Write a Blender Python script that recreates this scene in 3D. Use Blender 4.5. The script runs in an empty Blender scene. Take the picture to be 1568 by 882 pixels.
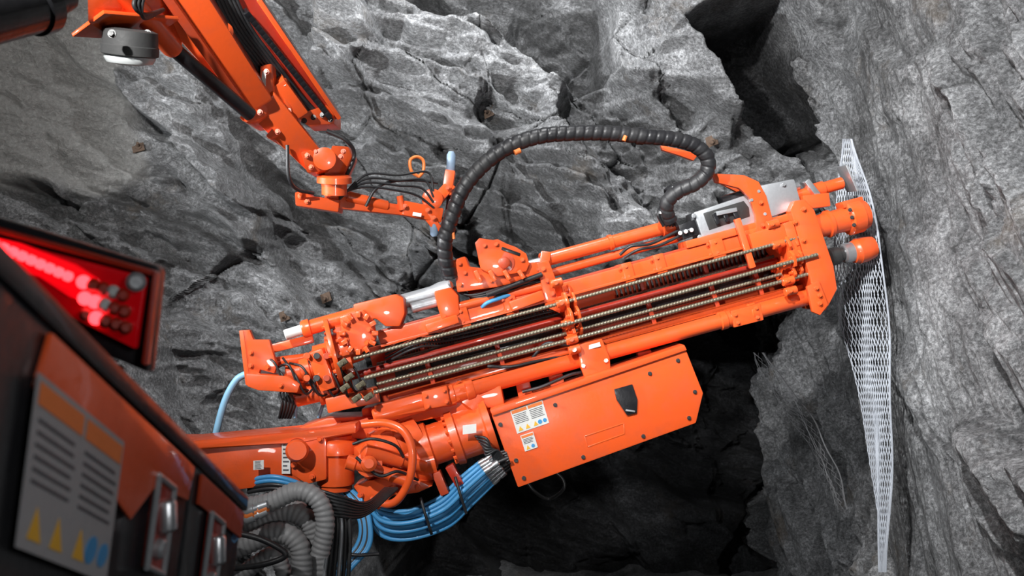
import bpy, bmesh, math, random
import numpy as np
from mathutils import Vector, Matrix
from mathutils.bvhtree import BVHTree
random.seed(7)
scene=bpy.context.scene
F=1524.4; CZ=4.0
def U(x,y,D): return Vector(((x-784)/F*D, D, CZ+(441-y)/F*D))
def col(o):
    scene.collection.objects.link(o); return o
# ------------------------------------------------------------------ materials
def newmat(name):
    m=bpy.data.materials.new(name); m.use_nodes=True
    nt=m.node_tree; b=nt.nodes['Principled BSDF']; return m,nt,b
def N(nt,t,**kw):
    n=nt.nodes.new(t)
    for k,v in kw.items():
        if k in n.inputs: n.inputs[k].default_value=v
        else: setattr(n,k,v)
    return n
def ramp(nt,src,stops):
    r=nt.nodes.new('ShaderNodeValToRGB'); cr=r.color_ramp
    while len(cr.elements)<len(stops): cr.elements.new(0.5)
    for e,(p,c) in zip(cr.elements,stops):
        e.position=p; e.color=(c if isinstance(c,tuple) else (c,c,c))+(1,)
    nt.links.new(src,r.inputs[0]); return r
def mixc(nt,a,b,fac,mode='MIX'):
    m=nt.nodes.new('ShaderNodeMix'); m.data_type='RGBA'; m.blend_type=mode
    for i,s in ((0,fac),(6,a),(7,b)):
        if hasattr(s,'links') or hasattr(s,'is_linked'): nt.links.new(s,m.inputs[i])
        else: m.inputs[i].default_value=s if not isinstance(s,tuple) else s+(1,)
    return m.outputs[2]
def math_(nt,op,a,b=None,c=None,clamp=False):
    n=nt.nodes.new('ShaderNodeMath'); n.operation=op; n.use_clamp=clamp
    for i,s in enumerate((a,b,c)):
        if s is None: continue
        if hasattr(s,'is_linked'): nt.links.new(s,n.inputs[i])
        else: n.inputs[i].default_value=s
    return n.outputs[0]
def paint(name,c,rough=0.35,metal=0.0,dirt=0.35,coat=0.0,scale=6.0,dirtc=None,bump=0.02):
    m,nt,b=newmat(name)
    tc=N(nt,'ShaderNodeNewGeometry')
    n1=N(nt,'ShaderNodeTexNoise',Scale=scale,Detail=8.0,Roughness=0.7)
    nt.links.new(tc.outputs['Position'],n1.inputs['Vector'])
    r=ramp(nt,n1.outputs[0],[(0.42,0.0),(0.72,1.0)])
    f=math_(nt,'MULTIPLY',r.outputs[0],dirt)
    dc=dirtc or tuple(x*0.45+0.02 for x in c)
    o=mixc(nt,c,dc,f); nt.links.new(o,b.inputs['Base Color'])
    b.inputs['Metallic'].default_value=metal
    nt.links.new(math_(nt,'MULTIPLY_ADD',r.outputs[0],0.25,rough),b.inputs['Roughness'])
    b.inputs['Coat Weight'].default_value=coat
    n2=N(nt,'ShaderNodeTexNoise',Scale=60.0,Detail=4.0); nt.links.new(tc.outputs['Position'],n2.inputs['Vector'])
    bp=N(nt,'ShaderNodeBump',Strength=bump*5,Distance=0.01); nt.links.new(n2.outputs[0],bp.inputs['Height']); nt.links.new(bp.outputs[0],b.inputs['Normal'])
    return m
ORANGE=paint('orange_paint',(0.74,0.094,0.018),0.28,0,0.33,0.4,bump=0.01)
ORANGE_D=paint('orange_paint_dark',(0.44,0.048,0.011),0.42,0,0.5,0.1)  # darker, rougher orange with more dirt mixed in
BLACK=paint('black_rubber',(0.014,0.014,0.016),0.40,0,0.5,0,dirtc=(0.04,0.04,0.04))
BLACKP=paint('black_paint',(0.010,0.010,0.012),0.28,0,0.3,0.3,dirtc=(0.025,0.025,0.025))
DGREY=paint('dark_grey_casting',(0.05,0.05,0.05),0.5,0.2,0.6)
BLUE=paint('blue_hose_rubber',(0.045,0.25,0.52),0.38,0,0.4,0.05,dirtc=(0.08,0.25,0.42))
LBLUE=paint('pale_blue_hose',(0.18,0.38,0.54),0.4,0,0.3)
STEEL=paint('machined_steel',(0.62,0.64,0.66),0.28,0.85,0.4,dirtc=(0.25,0.25,0.27))
STEELD=paint('dark_steel',(0.08,0.08,0.08),0.35,0.7,0.4)
ROD=paint('rock_bolt_steel',(0.22,0.20,0.15),0.4,0.6,0.5,dirtc=(0.13,0.10,0.05),scale=14)
BRASS=paint('olive_cast_iron',(0.10,0.085,0.05),0.5,0.4,0.5)
GREYH=paint('grey_conduit',(0.24,0.24,0.245),0.5,0,0.5,0,dirtc=(0.12,0.12,0.12))
WHITE=paint('label_white',(0.62,0.62,0.60),0.45,0,0.2)
ALU=paint('brushed_aluminium',(0.45,0.47,0.49),0.35,0.6,0.5,dirtc=(0.22,0.22,0.24))
WIRE=paint('galvanised_wire',(0.42,0.45,0.50),0.4,0.3,0.5)
WIRED=paint('dull_wire',(0.2,0.2,0.21),0.5,0.3,0.4)
RUST=paint('rusted_plate',(0.10,0.065,0.045),0.8,0.2,0.6)
YEL=paint('warning_yellow',(0.7,0.38,0.03),0.4,0,0.1)
LORG=paint('label_orange',(0.7,0.18,0.04),0.4,0,0.1)
INK=paint('label_ink',(0.06,0.06,0.07),0.5,0,0.1)
GLUE=paint('pad_grey_blue',(0.17,0.24,0.33),0.5,0,0.4)
REDP=paint('dark_red_paint',(0.34,0.024,0.010),0.3,0,0.3,0.5)
m,nt,b=newmat('red_lens'); b.inputs['Base Color'].default_value=(0.4,0.003,0.006,1); b.inputs['Roughness'].default_value=0.12
b.inputs['Coat Weight'].default_value=1.0; b.inputs['Emission Color'].default_value=(1,0.0,0.008,1); b.inputs['Emission Strength'].default_value=0.10; LENS=m
m,nt,b=newmat('red_lens_lit'); b.inputs['Base Color'].default_value=(0.6,0.003,0.006,1); b.inputs['Roughness'].default_value=0.12
b.inputs['Coat Weight'].default_value=1.0; b.inputs['Emission Color'].default_value=(1,0.002,0.008,1); b.inputs['Emission Strength'].default_value=0.7; LENSB=m
m,nt,b=newmat('red_led'); b.inputs['Base Color'].default_value=(0.9,0.02,0.02,1); b.inputs['Emission Color'].default_value=(1,0.04,0.05,1); b.inputs['Emission Strength'].default_value=5.0; LED=m
m,nt,b=newmat('lamp_glass'); b.inputs['Base Color'].default_value=(0.5,0.52,0.52,1); b.inputs['Roughness'].default_value=0.15; GLASS=m

def rockmat(name,dark=1.0,rot=0.5):
    m,nt,b=newmat(name); L=nt.links
    g=N(nt,'ShaderNodeNewGeometry'); P=g.outputs['Position']
    mp=N(nt,'ShaderNodeMapping'); mp.vector_type='TEXTURE'; L.new(P,mp.inputs['Vector'])
    mp.inputs['Rotation'].default_value=(0.15,rot,0.2) ; mp.inputs['Scale'].default_value=(1.5,1,0.78)
    big=N(nt,'ShaderNodeTexNoise',Scale=0.7,Detail=4.0,Roughness=0.6,Distortion=0.5); L.new(mp.outputs[0],big.inputs['Vector'])
    med=N(nt,'ShaderNodeTexNoise',Scale=3.8,Detail=12.0,Roughness=0.76,Distortion=0.0); L.new(mp.outputs[0],med.inputs['Vector'])
    fine=N(nt,'ShaderNodeTexNoise',Scale=34.0,Detail=8.0,Roughness=0.85); L.new(P,fine.inputs['Vector'])
    c1=ramp(nt,big.outputs[0],[(0.32,0.14*dark),(0.5,0.24*dark),(0.66,0.38*dark)])
    at4=N(nt,'ShaderNodeAttribute',attribute_name='tone')
    tn=ramp(nt,at4.outputs['Fac'],[(0.0,0.55),(0.5,0.95),(1.0,1.4)])
    o=mixc(nt,c1.outputs[0],tn.outputs[0],1.0,'MULTIPLY')
    c2=ramp(nt,med.outputs[0],[(0.36,0.55),(0.5,0.92),(0.62,1.4)])
    o=mixc(nt,o,c2.outputs[0],1.0,'MULTIPLY')
    c3=ramp(nt,fine.outputs[0],[(0.39,0.34),(0.5,0.92),(0.61,2.0)])
    o=mixc(nt,o,c3.outputs[0],0.95,'MULTIPLY')
    sp=N(nt,'ShaderNodeTexNoise',Scale=2.6,Detail=12.0,Roughness=0.88); L.new(P,sp.inputs['Vector'])
    s=ramp(nt,sp.outputs[0],[(0.59,0.0),(0.69,0.85)])
    o=mixc(nt,o,(0.68*dark,0.69*dark,0.70*dark),s.outputs[0])
    s2=ramp(nt,sp.outputs[0],[(0.32,0.75),(0.43,0.0)])
    o=mixc(nt,o,(0.05,0.05,0.05),s2.outputs[0])
    rn=N(nt,'ShaderNodeTexNoise',Scale=1.3,Detail=7.0,Roughness=0.7)
    mp2=N(nt,'ShaderNodeMapping'); mp2.inputs['Location'].default_value=(11,5,3); L.new(P,mp2.inputs['Vector']); L.new(mp2.outputs[0],rn.inputs['Vector'])
    r=ramp(nt,rn.outputs[0],[(0.58,0.0),(0.74,0.65)])
    o=mixc(nt,o,(0.2*dark,0.15*dark,0.10*dark),r.outputs[0])
    rg=N(nt,'ShaderNodeTexNoise',Scale=2.2,Detail=9.0,Roughness=0.6); rg.noise_type='RIDGED_MULTIFRACTAL'; rg.normalize=True; L.new(mp.outputs[0],rg.inputs['Vector'])
    xf=N(nt,'ShaderNodeTexNoise',Scale=110.0,Detail=4.0,Roughness=0.8); L.new(P,xf.inputs['Vector'])
    h=math_(nt,'MULTIPLY_ADD',fine.outputs[0],0.30,math_(nt,'MULTIPLY',med.outputs[0],0.66))
    h=math_(nt,'MULTIPLY_ADD',rg.outputs[0],0.30,h)
    h=math_(nt,'MULTIPLY_ADD',xf.outputs[0],0.06,h)
    at=N(nt,'ShaderNodeAttribute',attribute_name='shot')
    gr=N(nt,'ShaderNodeTexNoise',Scale=30.0,Detail=6.0,Roughness=0.8); L.new(P,gr.inputs['Vector'])
    sc=ramp(nt,gr.outputs[0],[(0.3,(0.17,0.165,0.155)),(0.55,(0.29,0.285,0.27)),(0.7,(0.43,0.425,0.40))])
    o=mixc(nt,o,sc.outputs[0],at.outputs['Fac'])
    hg=math_(nt,'MULTIPLY',gr.outputs[0],0.4)
    hm=N(nt,'ShaderNodeMix'); hm.data_type='FLOAT'; L.new(at.outputs['Fac'],hm.inputs[0]); L.new(h,hm.inputs[2]); L.new(hg,hm.inputs[3])
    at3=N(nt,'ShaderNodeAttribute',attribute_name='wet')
    shade_f=math_(nt,'MULTIPLY',at3.outputs['Fac'],0.96)
    o=mixc(nt,o,mixc(nt,o,(0.07,0.07,0.074),1.0,'MULTIPLY'),shade_f)  # shade painted into the rock colour, nearly black at full mask
    at2=N(nt,'ShaderNodeAttribute',attribute_name='crack')
    o=mixc(nt,o,(0.03,0.03,0.03),at2.outputs['Fac'])
    o=mixc(nt,o,(0.985,1.0,1.03),1.0,'MULTIPLY')
    L.new(o,b.inputs['Base Color'])
    b.inputs['Roughness'].default_value=0.47
    L.new(math_(nt,'MULTIPLY_ADD',at3.outputs['Fac'],-0.35,0.5),b.inputs['Specular IOR Level'])  # weaker specular where shade is painted
    bp=N(nt,'ShaderNodeBump',Strength=1.0,Distance=0.10); L.new(hm.outputs[0],bp.inputs['Height']); L.new(bp.outputs[0],b.inputs['Normal'])
    return m
# ------------------------------------------------------------------ rock
def hsh(ix,iy,seed):
    ix=ix.astype(np.int64).astype(np.uint64); iy=iy.astype(np.int64).astype(np.uint64)
    h=ix*np.uint64(374761393)+iy*np.uint64(668265263)+np.uint64(seed*1274126177)
    h&=np.uint64(0xffffffff)
    h=((h^(h>>np.uint64(13)))*np.uint64(1274126177))&np.uint64(0xffffffff)
    h=(h^(h>>np.uint64(16)))*np.uint64(2246822519)&np.uint64(0xffffffff)
    h^=h>>np.uint64(15)
    return h.astype(np.float64)/4294967296.0
def vn(x,y,seed):
    ix=np.floor(x); iy=np.floor(y); fx=x-ix; fy=y-iy
    ux=fx*fx*(3-2*fx); uy=fy*fy*(3-2*fy)
    a=hsh(ix,iy,seed); b_=hsh(ix+1,iy,seed); c=hsh(ix,iy+1,seed); d=hsh(ix+1,iy+1,seed)
    return (a*(1-ux)+b_*ux)*(1-uy)+(c*(1-ux)+d*ux)*uy
def fbm(x,y,seed,o=5,g=0.5):
    s=0;a=1;t=0
    for i in range(o):
        s=s+a*(vn(x,y,seed+i)-0.5); t+=a; a*=g; x=x*2.03+3.1; y=y*2.03+1.7
    return s/t*2
def ss(a,b_,x):
    t=np.clip((x-a)/(b_-a),0,1); return t*t*(3-2*t)
def facet(x,y,sc,rot,st,seed,slope=0.9,bl=0.18):
    wx=x+0.22*sc*fbm(x/sc*1.2,y/sc*1.2,seed+9,3); wy=y+0.22*sc*fbm(x/sc*1.2+7,y/sc*1.2,seed+19,3)
    c,s=math.cos(rot),math.sin(rot)
    u=(wx*c+wy*s)/(sc*st); v=(-wx*s+wy*c)/sc
    ix=np.floor(u); iy=np.floor(v)
    F1=np.full(x.shape,9.0);F2=np.full(x.shape,9.0);h1=np.zeros_like(x);h2=np.zeros_like(x)
    for i in (-1,0,1):
        for j in (-1,0,1):
            gx=ix+i; gy=iy+j
            dx=u-gx-hsh(gx,gy,seed); dy=v-gy-hsh(gx,gy,seed+50); d=np.sqrt(dx*dx+dy*dy)
            hc=(hsh(gx,gy,seed+3)-0.5)+slope*((hsh(gx,gy,seed+4)-0.5)*dx*1.4+(hsh(gx,gy,seed+5)-0.35)*dy*1.8)
            n=d<F1; n2=(~n)&(d<F2)
            h2=np.where(n,h1,np.where(n2,hc,h2)); F2=np.where(n,F1,np.where(n2,d,F2))
            h1=np.where(n,hc,h1); F1=np.where(n,d,F1)
    w=0.5*(1-ss(0,bl,F2-F1))
    return h1*(1-w)+h2*w, F2-F1
def strata(x,y,rot,freq,seed):
    c,s=math.cos(rot),math.sin(rot)
    v=(-x*s+y*c)*freq+1.1*fbm(x*0.6,y*0.6,seed,4)+0.25*fbm(x*4,y*4,seed+8,3)
    f=v-np.floor(v)
    return np.where(f<0.85,f/0.85,(1-f)/0.15)-0.5
def rockdisp(x,y,seed,rot=-0.55,amp=1.0):
    h=0
    f,c9=facet(x,y,2.6,rot+0.2,1.5,seed+700,1.1,0.06); h=h+0.55*f
    f,c0=facet(x,y,1.35,rot,1.7,seed,1.3,0.07); h=h+0.85*f
    f,c1=facet(x,y,0.62,rot-0.25,2.0,seed+100,1.4,0.10); h=h+0.38*f
    f,c2=facet(x,y,0.27,rot+0.3,1.9,seed+200,1.5,0.2)
    k2=0.35+0.9*ss(0.35,0.65,vn(x*0.8,y*0.8,seed+71)); h=h+0.15*f*k2
    f,c3=facet(x,y,0.11,rot+0.9,1.4,seed+300,1.5,0.3); h=h+0.055*f*k2
    h=h+0.25*fbm(x*0.5,y*0.5,seed+400,3)+0.05*fbm(x*3,y*3,seed+450,5,0.6)
    st=strata(x,y,rot+0.1,2.6,seed+500); ms=ss(0.38,0.55,vn(x*0.45+2,y*0.45,seed+35)); h=h+0.24*st*ms
    h=h+0.05*strata(x,y,rot+0.35,7.0,seed+540)
    m=ss(0.5,0.62,vn(x*0.6,y*0.6,seed+33)); m2=ss(0.6,0.7,vn(x*0.9+5,y*0.9,seed+34))
    cr=np.maximum(m*(1-ss(0.0,0.02,c0)),m2*0.8*(1-ss(0.0,0.025,c1)))
    h=h-0.10*cr
    t0,_=facet(x,y,1.35,rot,1.7,seed,0,0.05); t1,_=facet(x,y,0.62,rot-0.25,2.0,seed+100,0,0.06)
    tone=np.clip(0.5+0.55*t0+0.5*t1+0.3*fbm(x*1.5,y*1.5,seed+610,4),0,1)
    return h*amp,cr,tone
def gridmesh(name,P,mat,attrs={}):
    ny,nx,_=P.shape
    me=bpy.data.meshes.new(name)
    idx=np.arange(nx*ny).reshape(ny,nx)
    q=np.stack([idx[:-1,:-1],idx[:-1,1:],idx[1:,1:],idx[1:,:-1]],-1).reshape(-1,4)
    me.vertices.add(nx*ny); me.vertices.foreach_set('co',P.reshape(-1).astype(np.float32))
    me.loops.add(q.size); me.loops.foreach_set('vertex_index',q.reshape(-1).astype(np.int32))
    me.polygons.add(len(q)); me.polygons.foreach_set('loop_start',(np.arange(len(q))*4).astype(np.int32))
    me.polygons.foreach_set('use_smooth',np.ones(len(q),dtype=bool))
    me.update(calc_edges=True)
    for k,a in attrs.items():
        at=me.attributes.new(k,'FLOAT','POINT'); at.data.foreach_set('value',a.reshape(-1).astype(np.float32))
    me.materials.append(mat)
    return col(bpy.data.objects.new(name,me))
def polymask(X,Z,pts,w):
    d=np.full(X.shape,9.0)
    n=len(pts)
    for i in range(n):
        x0,z0=pts[i];x1,z1=pts[(i+1)%n]
        l=math.hypot(x1-x0,z1-z0)
        d=np.minimum(d,((x1-x0)*(Z-z0)-(z1-z0)*(X-x0))/l)
    return ss(-w,w,d)
ROCK=rockmat('rock_wall')
ROCKR=rockmat('rock_wall_pale',dark=1.12,rot=-0.3)
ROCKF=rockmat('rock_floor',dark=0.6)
xs=np.linspace(-7.5,4.6,860); zs=np.linspace(-0.3,8.2,600)
X,Z=np.meshgrid(xs,zs)
zr=Z-CZ
h,cr,tone=rockdisp(X,Z,11)
shotx=X+0.5*fbm(X*0.8,Z*0.8,77,4); shotz=zr+0.5*fbm(X*0.8+4,Z*0.8,78,4)
shot=ss(-3.4,-3.55,shotx)*ss(0.95,1.1,shotz)
h=h*(1-0.75*shot)+0.05*shot*fbm(X*3,Z*3,5,5); cr=cr*(1-shot)
base=9.4-0.10*np.clip(zr-0.5,0,9)**2-0.25*np.clip(-X-2.5,0,9)
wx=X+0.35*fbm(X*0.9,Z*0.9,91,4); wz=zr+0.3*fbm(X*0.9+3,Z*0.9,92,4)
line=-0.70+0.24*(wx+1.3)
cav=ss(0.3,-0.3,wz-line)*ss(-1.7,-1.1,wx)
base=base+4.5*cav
rc=[(1.58,2.30),(1.97,1.62),(2.42,1.25),(2.8,1.10),(2.95,1.35),(2.64,1.95),(2.29,2.5),(1.8,2.42)]
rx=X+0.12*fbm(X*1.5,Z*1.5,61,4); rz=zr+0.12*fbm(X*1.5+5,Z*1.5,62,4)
rm=polymask(rx,rz,rc,0.07); recess_shade=polymask(rx,rz,rc,0.03)
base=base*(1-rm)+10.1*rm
Y=base-h*(1-0.4*cav)*(1-0.7*rm)
wall_back=gridmesh('wall_back',np.stack([X,Y,Z],-1),ROCK,{'shot':shot,'crack':np.clip(cr,0,1)*0.7,'wet':np.clip(cav+0.88*recess_shade,0,1),'tone':tone})  # cavity and upper recess get shade painted into their colour
ys=np.linspace(2.6,15.0,840); zs=np.linspace(-0.3,8.2,560)
YY,ZZ=np.meshgrid(ys,zs); zr=ZZ-CZ
h,cr,tone=rockdisp(YY,ZZ,57,rot=0.9)
calm=ss(6.3,6.9,YY)*ss(9.0,8.3,YY)
Xr=3.0-0.38*h*(1-0.6*calm)+0.06*np.clip(-zr,0,5)-0.18*np.clip(zr-0.8,0,9)**1.5*0.5
Xr=Xr+0.35*ss(8.4,9.2,YY)*ss(0.3,-0.3,zr)
painted_shade_r=0.55*ss(8.8,10.5,YY)*ss(0.6,-0.2,zr)  # painted shade: right wall colour darkens far back and low down
wall_right=gridmesh('wall_right',np.stack([Xr,YY,ZZ],-1),ROCKR,{'crack':np.clip(cr,0,1)*0.6,'wet':painted_shade_r,'tone':tone})
ys=np.linspace(-3,10.5,200); zs=np.linspace(-0.3,8.2,130); YY,ZZ=np.meshgrid(ys,zs)
h,cr,tone=rockdisp(YY,ZZ,31); gridmesh('wall_left',np.stack([-6.3+h*0.6,YY,ZZ],-1),ROCKF,{'crack':cr,'tone':tone})
xs=np.linspace(-7.5,4.8,180); ys=np.linspace(-3,15,200); XX,YY=np.meshgrid(xs,ys)
h,cr,tone=rockdisp(XX,YY,41); gridmesh('floor',np.stack([XX,YY,h*0.12],-1),ROCKF,{'crack':cr,'tone':tone})
h,cr,tone=rockdisp(XX,YY,43); gridmesh('ceiling',np.stack([XX,YY,8.0-h*0.3],-1),ROCKF,{'crack':cr,'tone':tone})
# ------------------------------------------------------------------ modelling helpers
def empty(name,loc):
    e=bpy.data.objects.new(name,None); e.location=loc; e.empty_display_size=0.2; return col(e)
PAR=None
def fin(name,me,mat,angle=38):
    me.materials.append(mat)
    me.polygons.foreach_set('use_smooth',[True]*len(me.polygons))
    try: me.set_sharp_from_angle(angle=math.radians(angle))
    except Exception: pass
    o=col(bpy.data.objects.new(name,me)); 
    if PAR: o.parent=PAR; o.matrix_parent_inverse=Matrix.Translation(-PAR.location)
    return o
def frame(a):
    a=a.normalized(); y=Vector((0,1,0)); y=(y-a*y.dot(a))
    if y.length<0.05: y=Vector((0,0,1)); y=y-a*y.dot(a)
    y.normalize(); h=a.cross(y).normalized(); return a,y,h
def lathe(name,p0,p1,prof,mat,seg=28):
    a,y,h=frame(p1-p0); L=(p1-p0).length
    vs=[];fs=[]
    for t,r in prof:
        c=p0+a*(L*t)
        for k in range(seg):
            an=2*math.pi*k/seg; vs.append(c+(h*math.cos(an)+y*math.sin(an))*r)
    n=len(prof)
    for i in range(n-1):
        for k in range(seg):
            fs.append((i*seg+k,i*seg+(k+1)%seg,(i+1)*seg+(k+1)%seg,(i+1)*seg+k))
    fs.append(tuple(range(seg))[::-1]); fs.append(tuple((n-1)*seg+k for k in range(seg)))
    me=bpy.data.meshes.new(name); me.from_pydata(vs,[],fs)
    bm=bmesh.new(); bm.from_mesh(me); bmesh.ops.recalc_face_normals(bm,faces=bm.faces); bm.to_mesh(me); bm.free()
    return fin(name,me,mat)
def cyl(name,p0,p1,r,mat,r2=None,seg=28,bev=0.12):
    r2=r if r2 is None else r2; L=(p1-p0).length; b_=min(r*bev,L*0.2)
    return lathe(name,p0,p1,[(0,r-b_),(b_/L,r),(1-b_/L,r2),(1,r2-b_)],mat,seg)
def bmfin(name,bm,mat,bev):
    bmesh.ops.recalc_face_normals(bm,faces=bm.faces)
    if bev>0:
        ed=[e for e in bm.edges if len(e.link_faces)==2 and e.calc_face_angle(0)>0.5]
        bmesh.ops.bevel(bm,geom=ed,offset=bev,segments=2,affect='EDGES',profile=0.6,clamp_overlap=True)
    me=bpy.data.meshes.new(name); bm.to_mesh(me); bm.free()
    return fin(name,me,mat)
def beam(name,p0,p1,hh,dd,mat,h2=None,bev=0.008):
    a,y,h=frame(p1-p0); h2=hh if h2 is None else h2
    bm=bmesh.new(); v=[]
    for p,H in ((p0,hh),(p1,h2)):
        for sy,sh in ((-1,-1),(1,-1),(1,1),(-1,1)):
            v.append(bm.verts.new(p+y*(sy*dd/2)+h*(sh*H/2)))
    for f in ((0,1,2,3),(4,5,6,7),(0,1,5,4),(1,2,6,5),(2,3,7,6),(3,0,4,7)): bm.faces.new([v[i] for i in f])
    return bmfin(name,bm,mat,bev)
def prism(name,pts,ex,mat,bev=0.006):
    bm=bmesh.new(); f0=[bm.verts.new(p) for p in pts]; f1=[bm.verts.new(p+ex) for p in pts]
    n=len(pts); bm.faces.new(f0); bm.faces.new(f1[::-1])
    for i in range(n): bm.faces.new((f0[i],f0[(i+1)%n],f1[(i+1)%n],f1[i]))
    return bmfin(name,bm,mat,bev)
def cat(pts,n=10):
    P=[pts[0]*2-pts[1]]+list(pts)+[pts[-1]*2-pts[-2]]; out=[]
    for i in range(1,len(P)-2):
        for k in range(n):
            t=k/n; a,b_,c,d=P[i-1],P[i],P[i+1],P[i+2]
            out.append(0.5*((2*b_)+(c-a)*t+(2*a-5*b_+4*c-d)*t*t+(3*b_-a-3*c+d)*t**3))
    out.append(pts[-1]); return out
def resamp(pts,step):
    out=[pts[0]]; acc=0
    for i in range(len(pts)-1):
        a,b_=pts[i],pts[i+1]; L=(b_-a).length; t=step-acc
        while t<=L: out.append(a.lerp(b_,t/L)); t+=step
        acc=(L-(t-step))
    out.append(pts[-1]); return out
def sweep(name,pts,r,mat,seg=12,step=None,rib=None,helix=0.0,smooth=True):
    P=cat(pts,12) if smooth and len(pts)>2 else list(pts)
    if step: P=resamp(P,step)
    vs=[];fs=[]; t=(P[1]-P[0]).normalized(); n=t.orthogonal().normalized(); s=0
    for i,p in enumerate(P):
        t2=(P[min(i+1,len(P)-1)]-P[max(i-1,0)]).normalized()
        n=(n-t2*n.dot(t2)).normalized(); b_=t2.cross(n)
        if i: s+=(p-P[i-1]).length
        for k in range(seg):
            an=2*math.pi*k/seg; rr=r
            if rib:
                ph=(s/rib[0]+helix*k/seg)%1.0
                rr=r-rib[1]*(0.5+0.5*math.cos(2*math.pi*ph))**(2 if len(rib)<3 else rib[2])
            vs.append(p+(n*math.cos(an)+b_*math.sin(an))*rr)
    m_=len(P)
    for i in range(m_-1):
        for k in range(seg): fs.append((i*seg+k,i*seg+(k+1)%seg,(i+1)*seg+(k+1)%seg,(i+1)*seg+k))
    fs.append(tuple(range(seg))[::-1]); fs.append(tuple((m_-1)*seg+k for k in range(seg)))
    me=bpy.data.meshes.new(name); me.from_pydata(vs,[],fs)
    return fin(name,me,mat,60)
def bolts(name,pts,nrm,r,h,mat,seg=6):
    vs=[];fs=[]; nrm=nrm.normalized(); u=nrm.orthogonal().normalized(); w=nrm.cross(u)
    for c in pts:
        for R_,a0,a1,sg in ((r*1.45,0,h*0.3,14),(r,h*0.3,h,seg)):
            b0=len(vs)
            for z in (a0,a1):
                for k in range(sg):
                    an=2*math.pi*k/sg; vs.append(c+nrm*z+(u*math.cos(an)+w*math.sin(an))*R_)
            for k in range(sg): fs.append((b0+k,b0+(k+1)%sg,b0+sg+(k+1)%sg,b0+sg+k))
            fs.append(tuple(b0+sg+k for k in range(sg)))
    me=bpy.data.meshes.new(name); me.from_pydata(vs,[],fs); return fin(name,me,mat,30)
def quad(name,c,u,v,mat,th=0.002):
    n=u.cross(v).normalized()
    if n.dot(Vector((0,0,CZ))-c)<0: n=-n
    return prism(name,[c-u-v,c+u-v,c+u+v,c-u+v],n*th,mat,0)
def label(name,c,u,v,kind=0,bg=None):
    n=u.cross(v).normalized()
    if n.dot(Vector((0,0,CZ))-c)<0: n=-n
    quad(name,c,u,v,bg or WHITE)
    e=n*0.0025
    def rect(a0,a1,b0,b1,mat,nm): quad(nm,c+e+u*((a0+a1)/2)+v*((b0+b1)/2),u*((a1-a0)/2),v*((b1-b0)/2),mat,0.001)
    def tri(a,b_,s,nm,mat=None):
        k=u.length/v.length
        prism(nm,[c+e+u*(a-s/k)+v*(b_-s),c+e+u*(a+s/k)+v*(b_-s),c+e+u*a+v*(b_+s)],n*0.001,mat or YEL,0)
    if kind==0:
        rect(-0.95,-0.03,0.66,0.92,LORG,name+'_head_1'); rect(0.05,0.95,0.66,0.92,LORG,name+'_head_2')
        for i in range(6):
            b_=0.5-i*0.14
            rect(-0.9,-0.1-0.1*random.random(),b_-0.02,b_+0.02,INK,name+'_text'); rect(0.08,0.9-0.15*random.random(),b_-0.02,b_+0.02,INK,name+'_text')
        for a in (-0.72,-0.28,0.22): tri(a,-0.66,0.2,name+'_warn')
        lathe(name+'_mandatory_sign',c+u*0.5+v*-0.66,c+u*0.5+v*-0.66+n*0.004,[(0,v.length*.18),(1,v.length*.18)],BLUE,20)
        lathe(name+'_mandatory_sign',c+u*0.8+v*-0.66,c+u*0.8+v*-0.66+n*0.004,[(0,v.length*.16),(1,v.length*.16)],BLUE,20)
    elif kind==1:
        for i in range(7):
            b_=0.8-i*0.26
            rect(-0.7,0.3+0.4*random.random(),b_-0.05,b_+0.05,INK,name+'_text')
    elif kind==2:
        rect(-0.9,0.9,0.62,0.9,LORG,name+'_head')
        for i in range(4):
            b_=0.42-i*0.17; rect(-0.8,0.5+0.3*random.random(),b_-0.03,b_+0.03,INK,name+'_text')
        tri(-0.4,-0.6,0.26,name+'_warn')
        lathe(name+'_mandatory_sign',c+u*0.4+v*-0.62,c+u*0.4+v*-0.62+n*0.004,[(0,v.length*.22),(1,v.length*.22)],BLUE,20)
# ================================================================== BOLTING RIG
def R(x,y,d=0): return U(x,y,7+0.0008*(x-850)-d)
CS,SN=0.965,0.262
def G(s,t,d=0): return R(560+CS*s+SN*t,560-SN*s+CS*t,d)
px=7/F
FR=Vector((0,-1,0)); Y1=Vector((0,1,0))
PAR=empty('rock_bolting_feed',G(340,20,0))
AX=(G(690,0)-G(0,0)).normalized()
beam('upper_feed_rail',G(30,-33,0.02),G(700,-33,0.02),22*px,0.16,ORANGE,bev=0.012)
beam('upper_rail_lip',G(30,-23,0.11),G(700,-23,0.11),4*px,0.05,ORANGE,bev=0.004)
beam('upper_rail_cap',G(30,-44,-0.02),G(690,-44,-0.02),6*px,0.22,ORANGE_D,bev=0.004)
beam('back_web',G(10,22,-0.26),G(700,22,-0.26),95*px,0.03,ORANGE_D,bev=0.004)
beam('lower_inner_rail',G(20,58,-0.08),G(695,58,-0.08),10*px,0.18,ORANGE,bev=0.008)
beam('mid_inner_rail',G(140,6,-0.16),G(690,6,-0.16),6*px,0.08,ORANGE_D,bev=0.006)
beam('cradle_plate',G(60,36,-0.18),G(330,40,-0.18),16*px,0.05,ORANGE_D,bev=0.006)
for i in range(60):
    s=60+i*4.4
    beam('slot_%d'%i,G(s,-15,-0.2),G(s,0,-0.2),2.0*px,0.06,BLACK,bev=0)
beam('dark_channel',G(40,24,-0.225),G(690,24,-0.225),26*px,0.03,BLACKP,bev=0.004)
for i in range(40):
    s=400+i*7
    beam('grille_%d'%i,G(s,-14,-0.2),G(s,0,-0.2),2.6*px,0.05,STEELD,bev=0)
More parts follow.
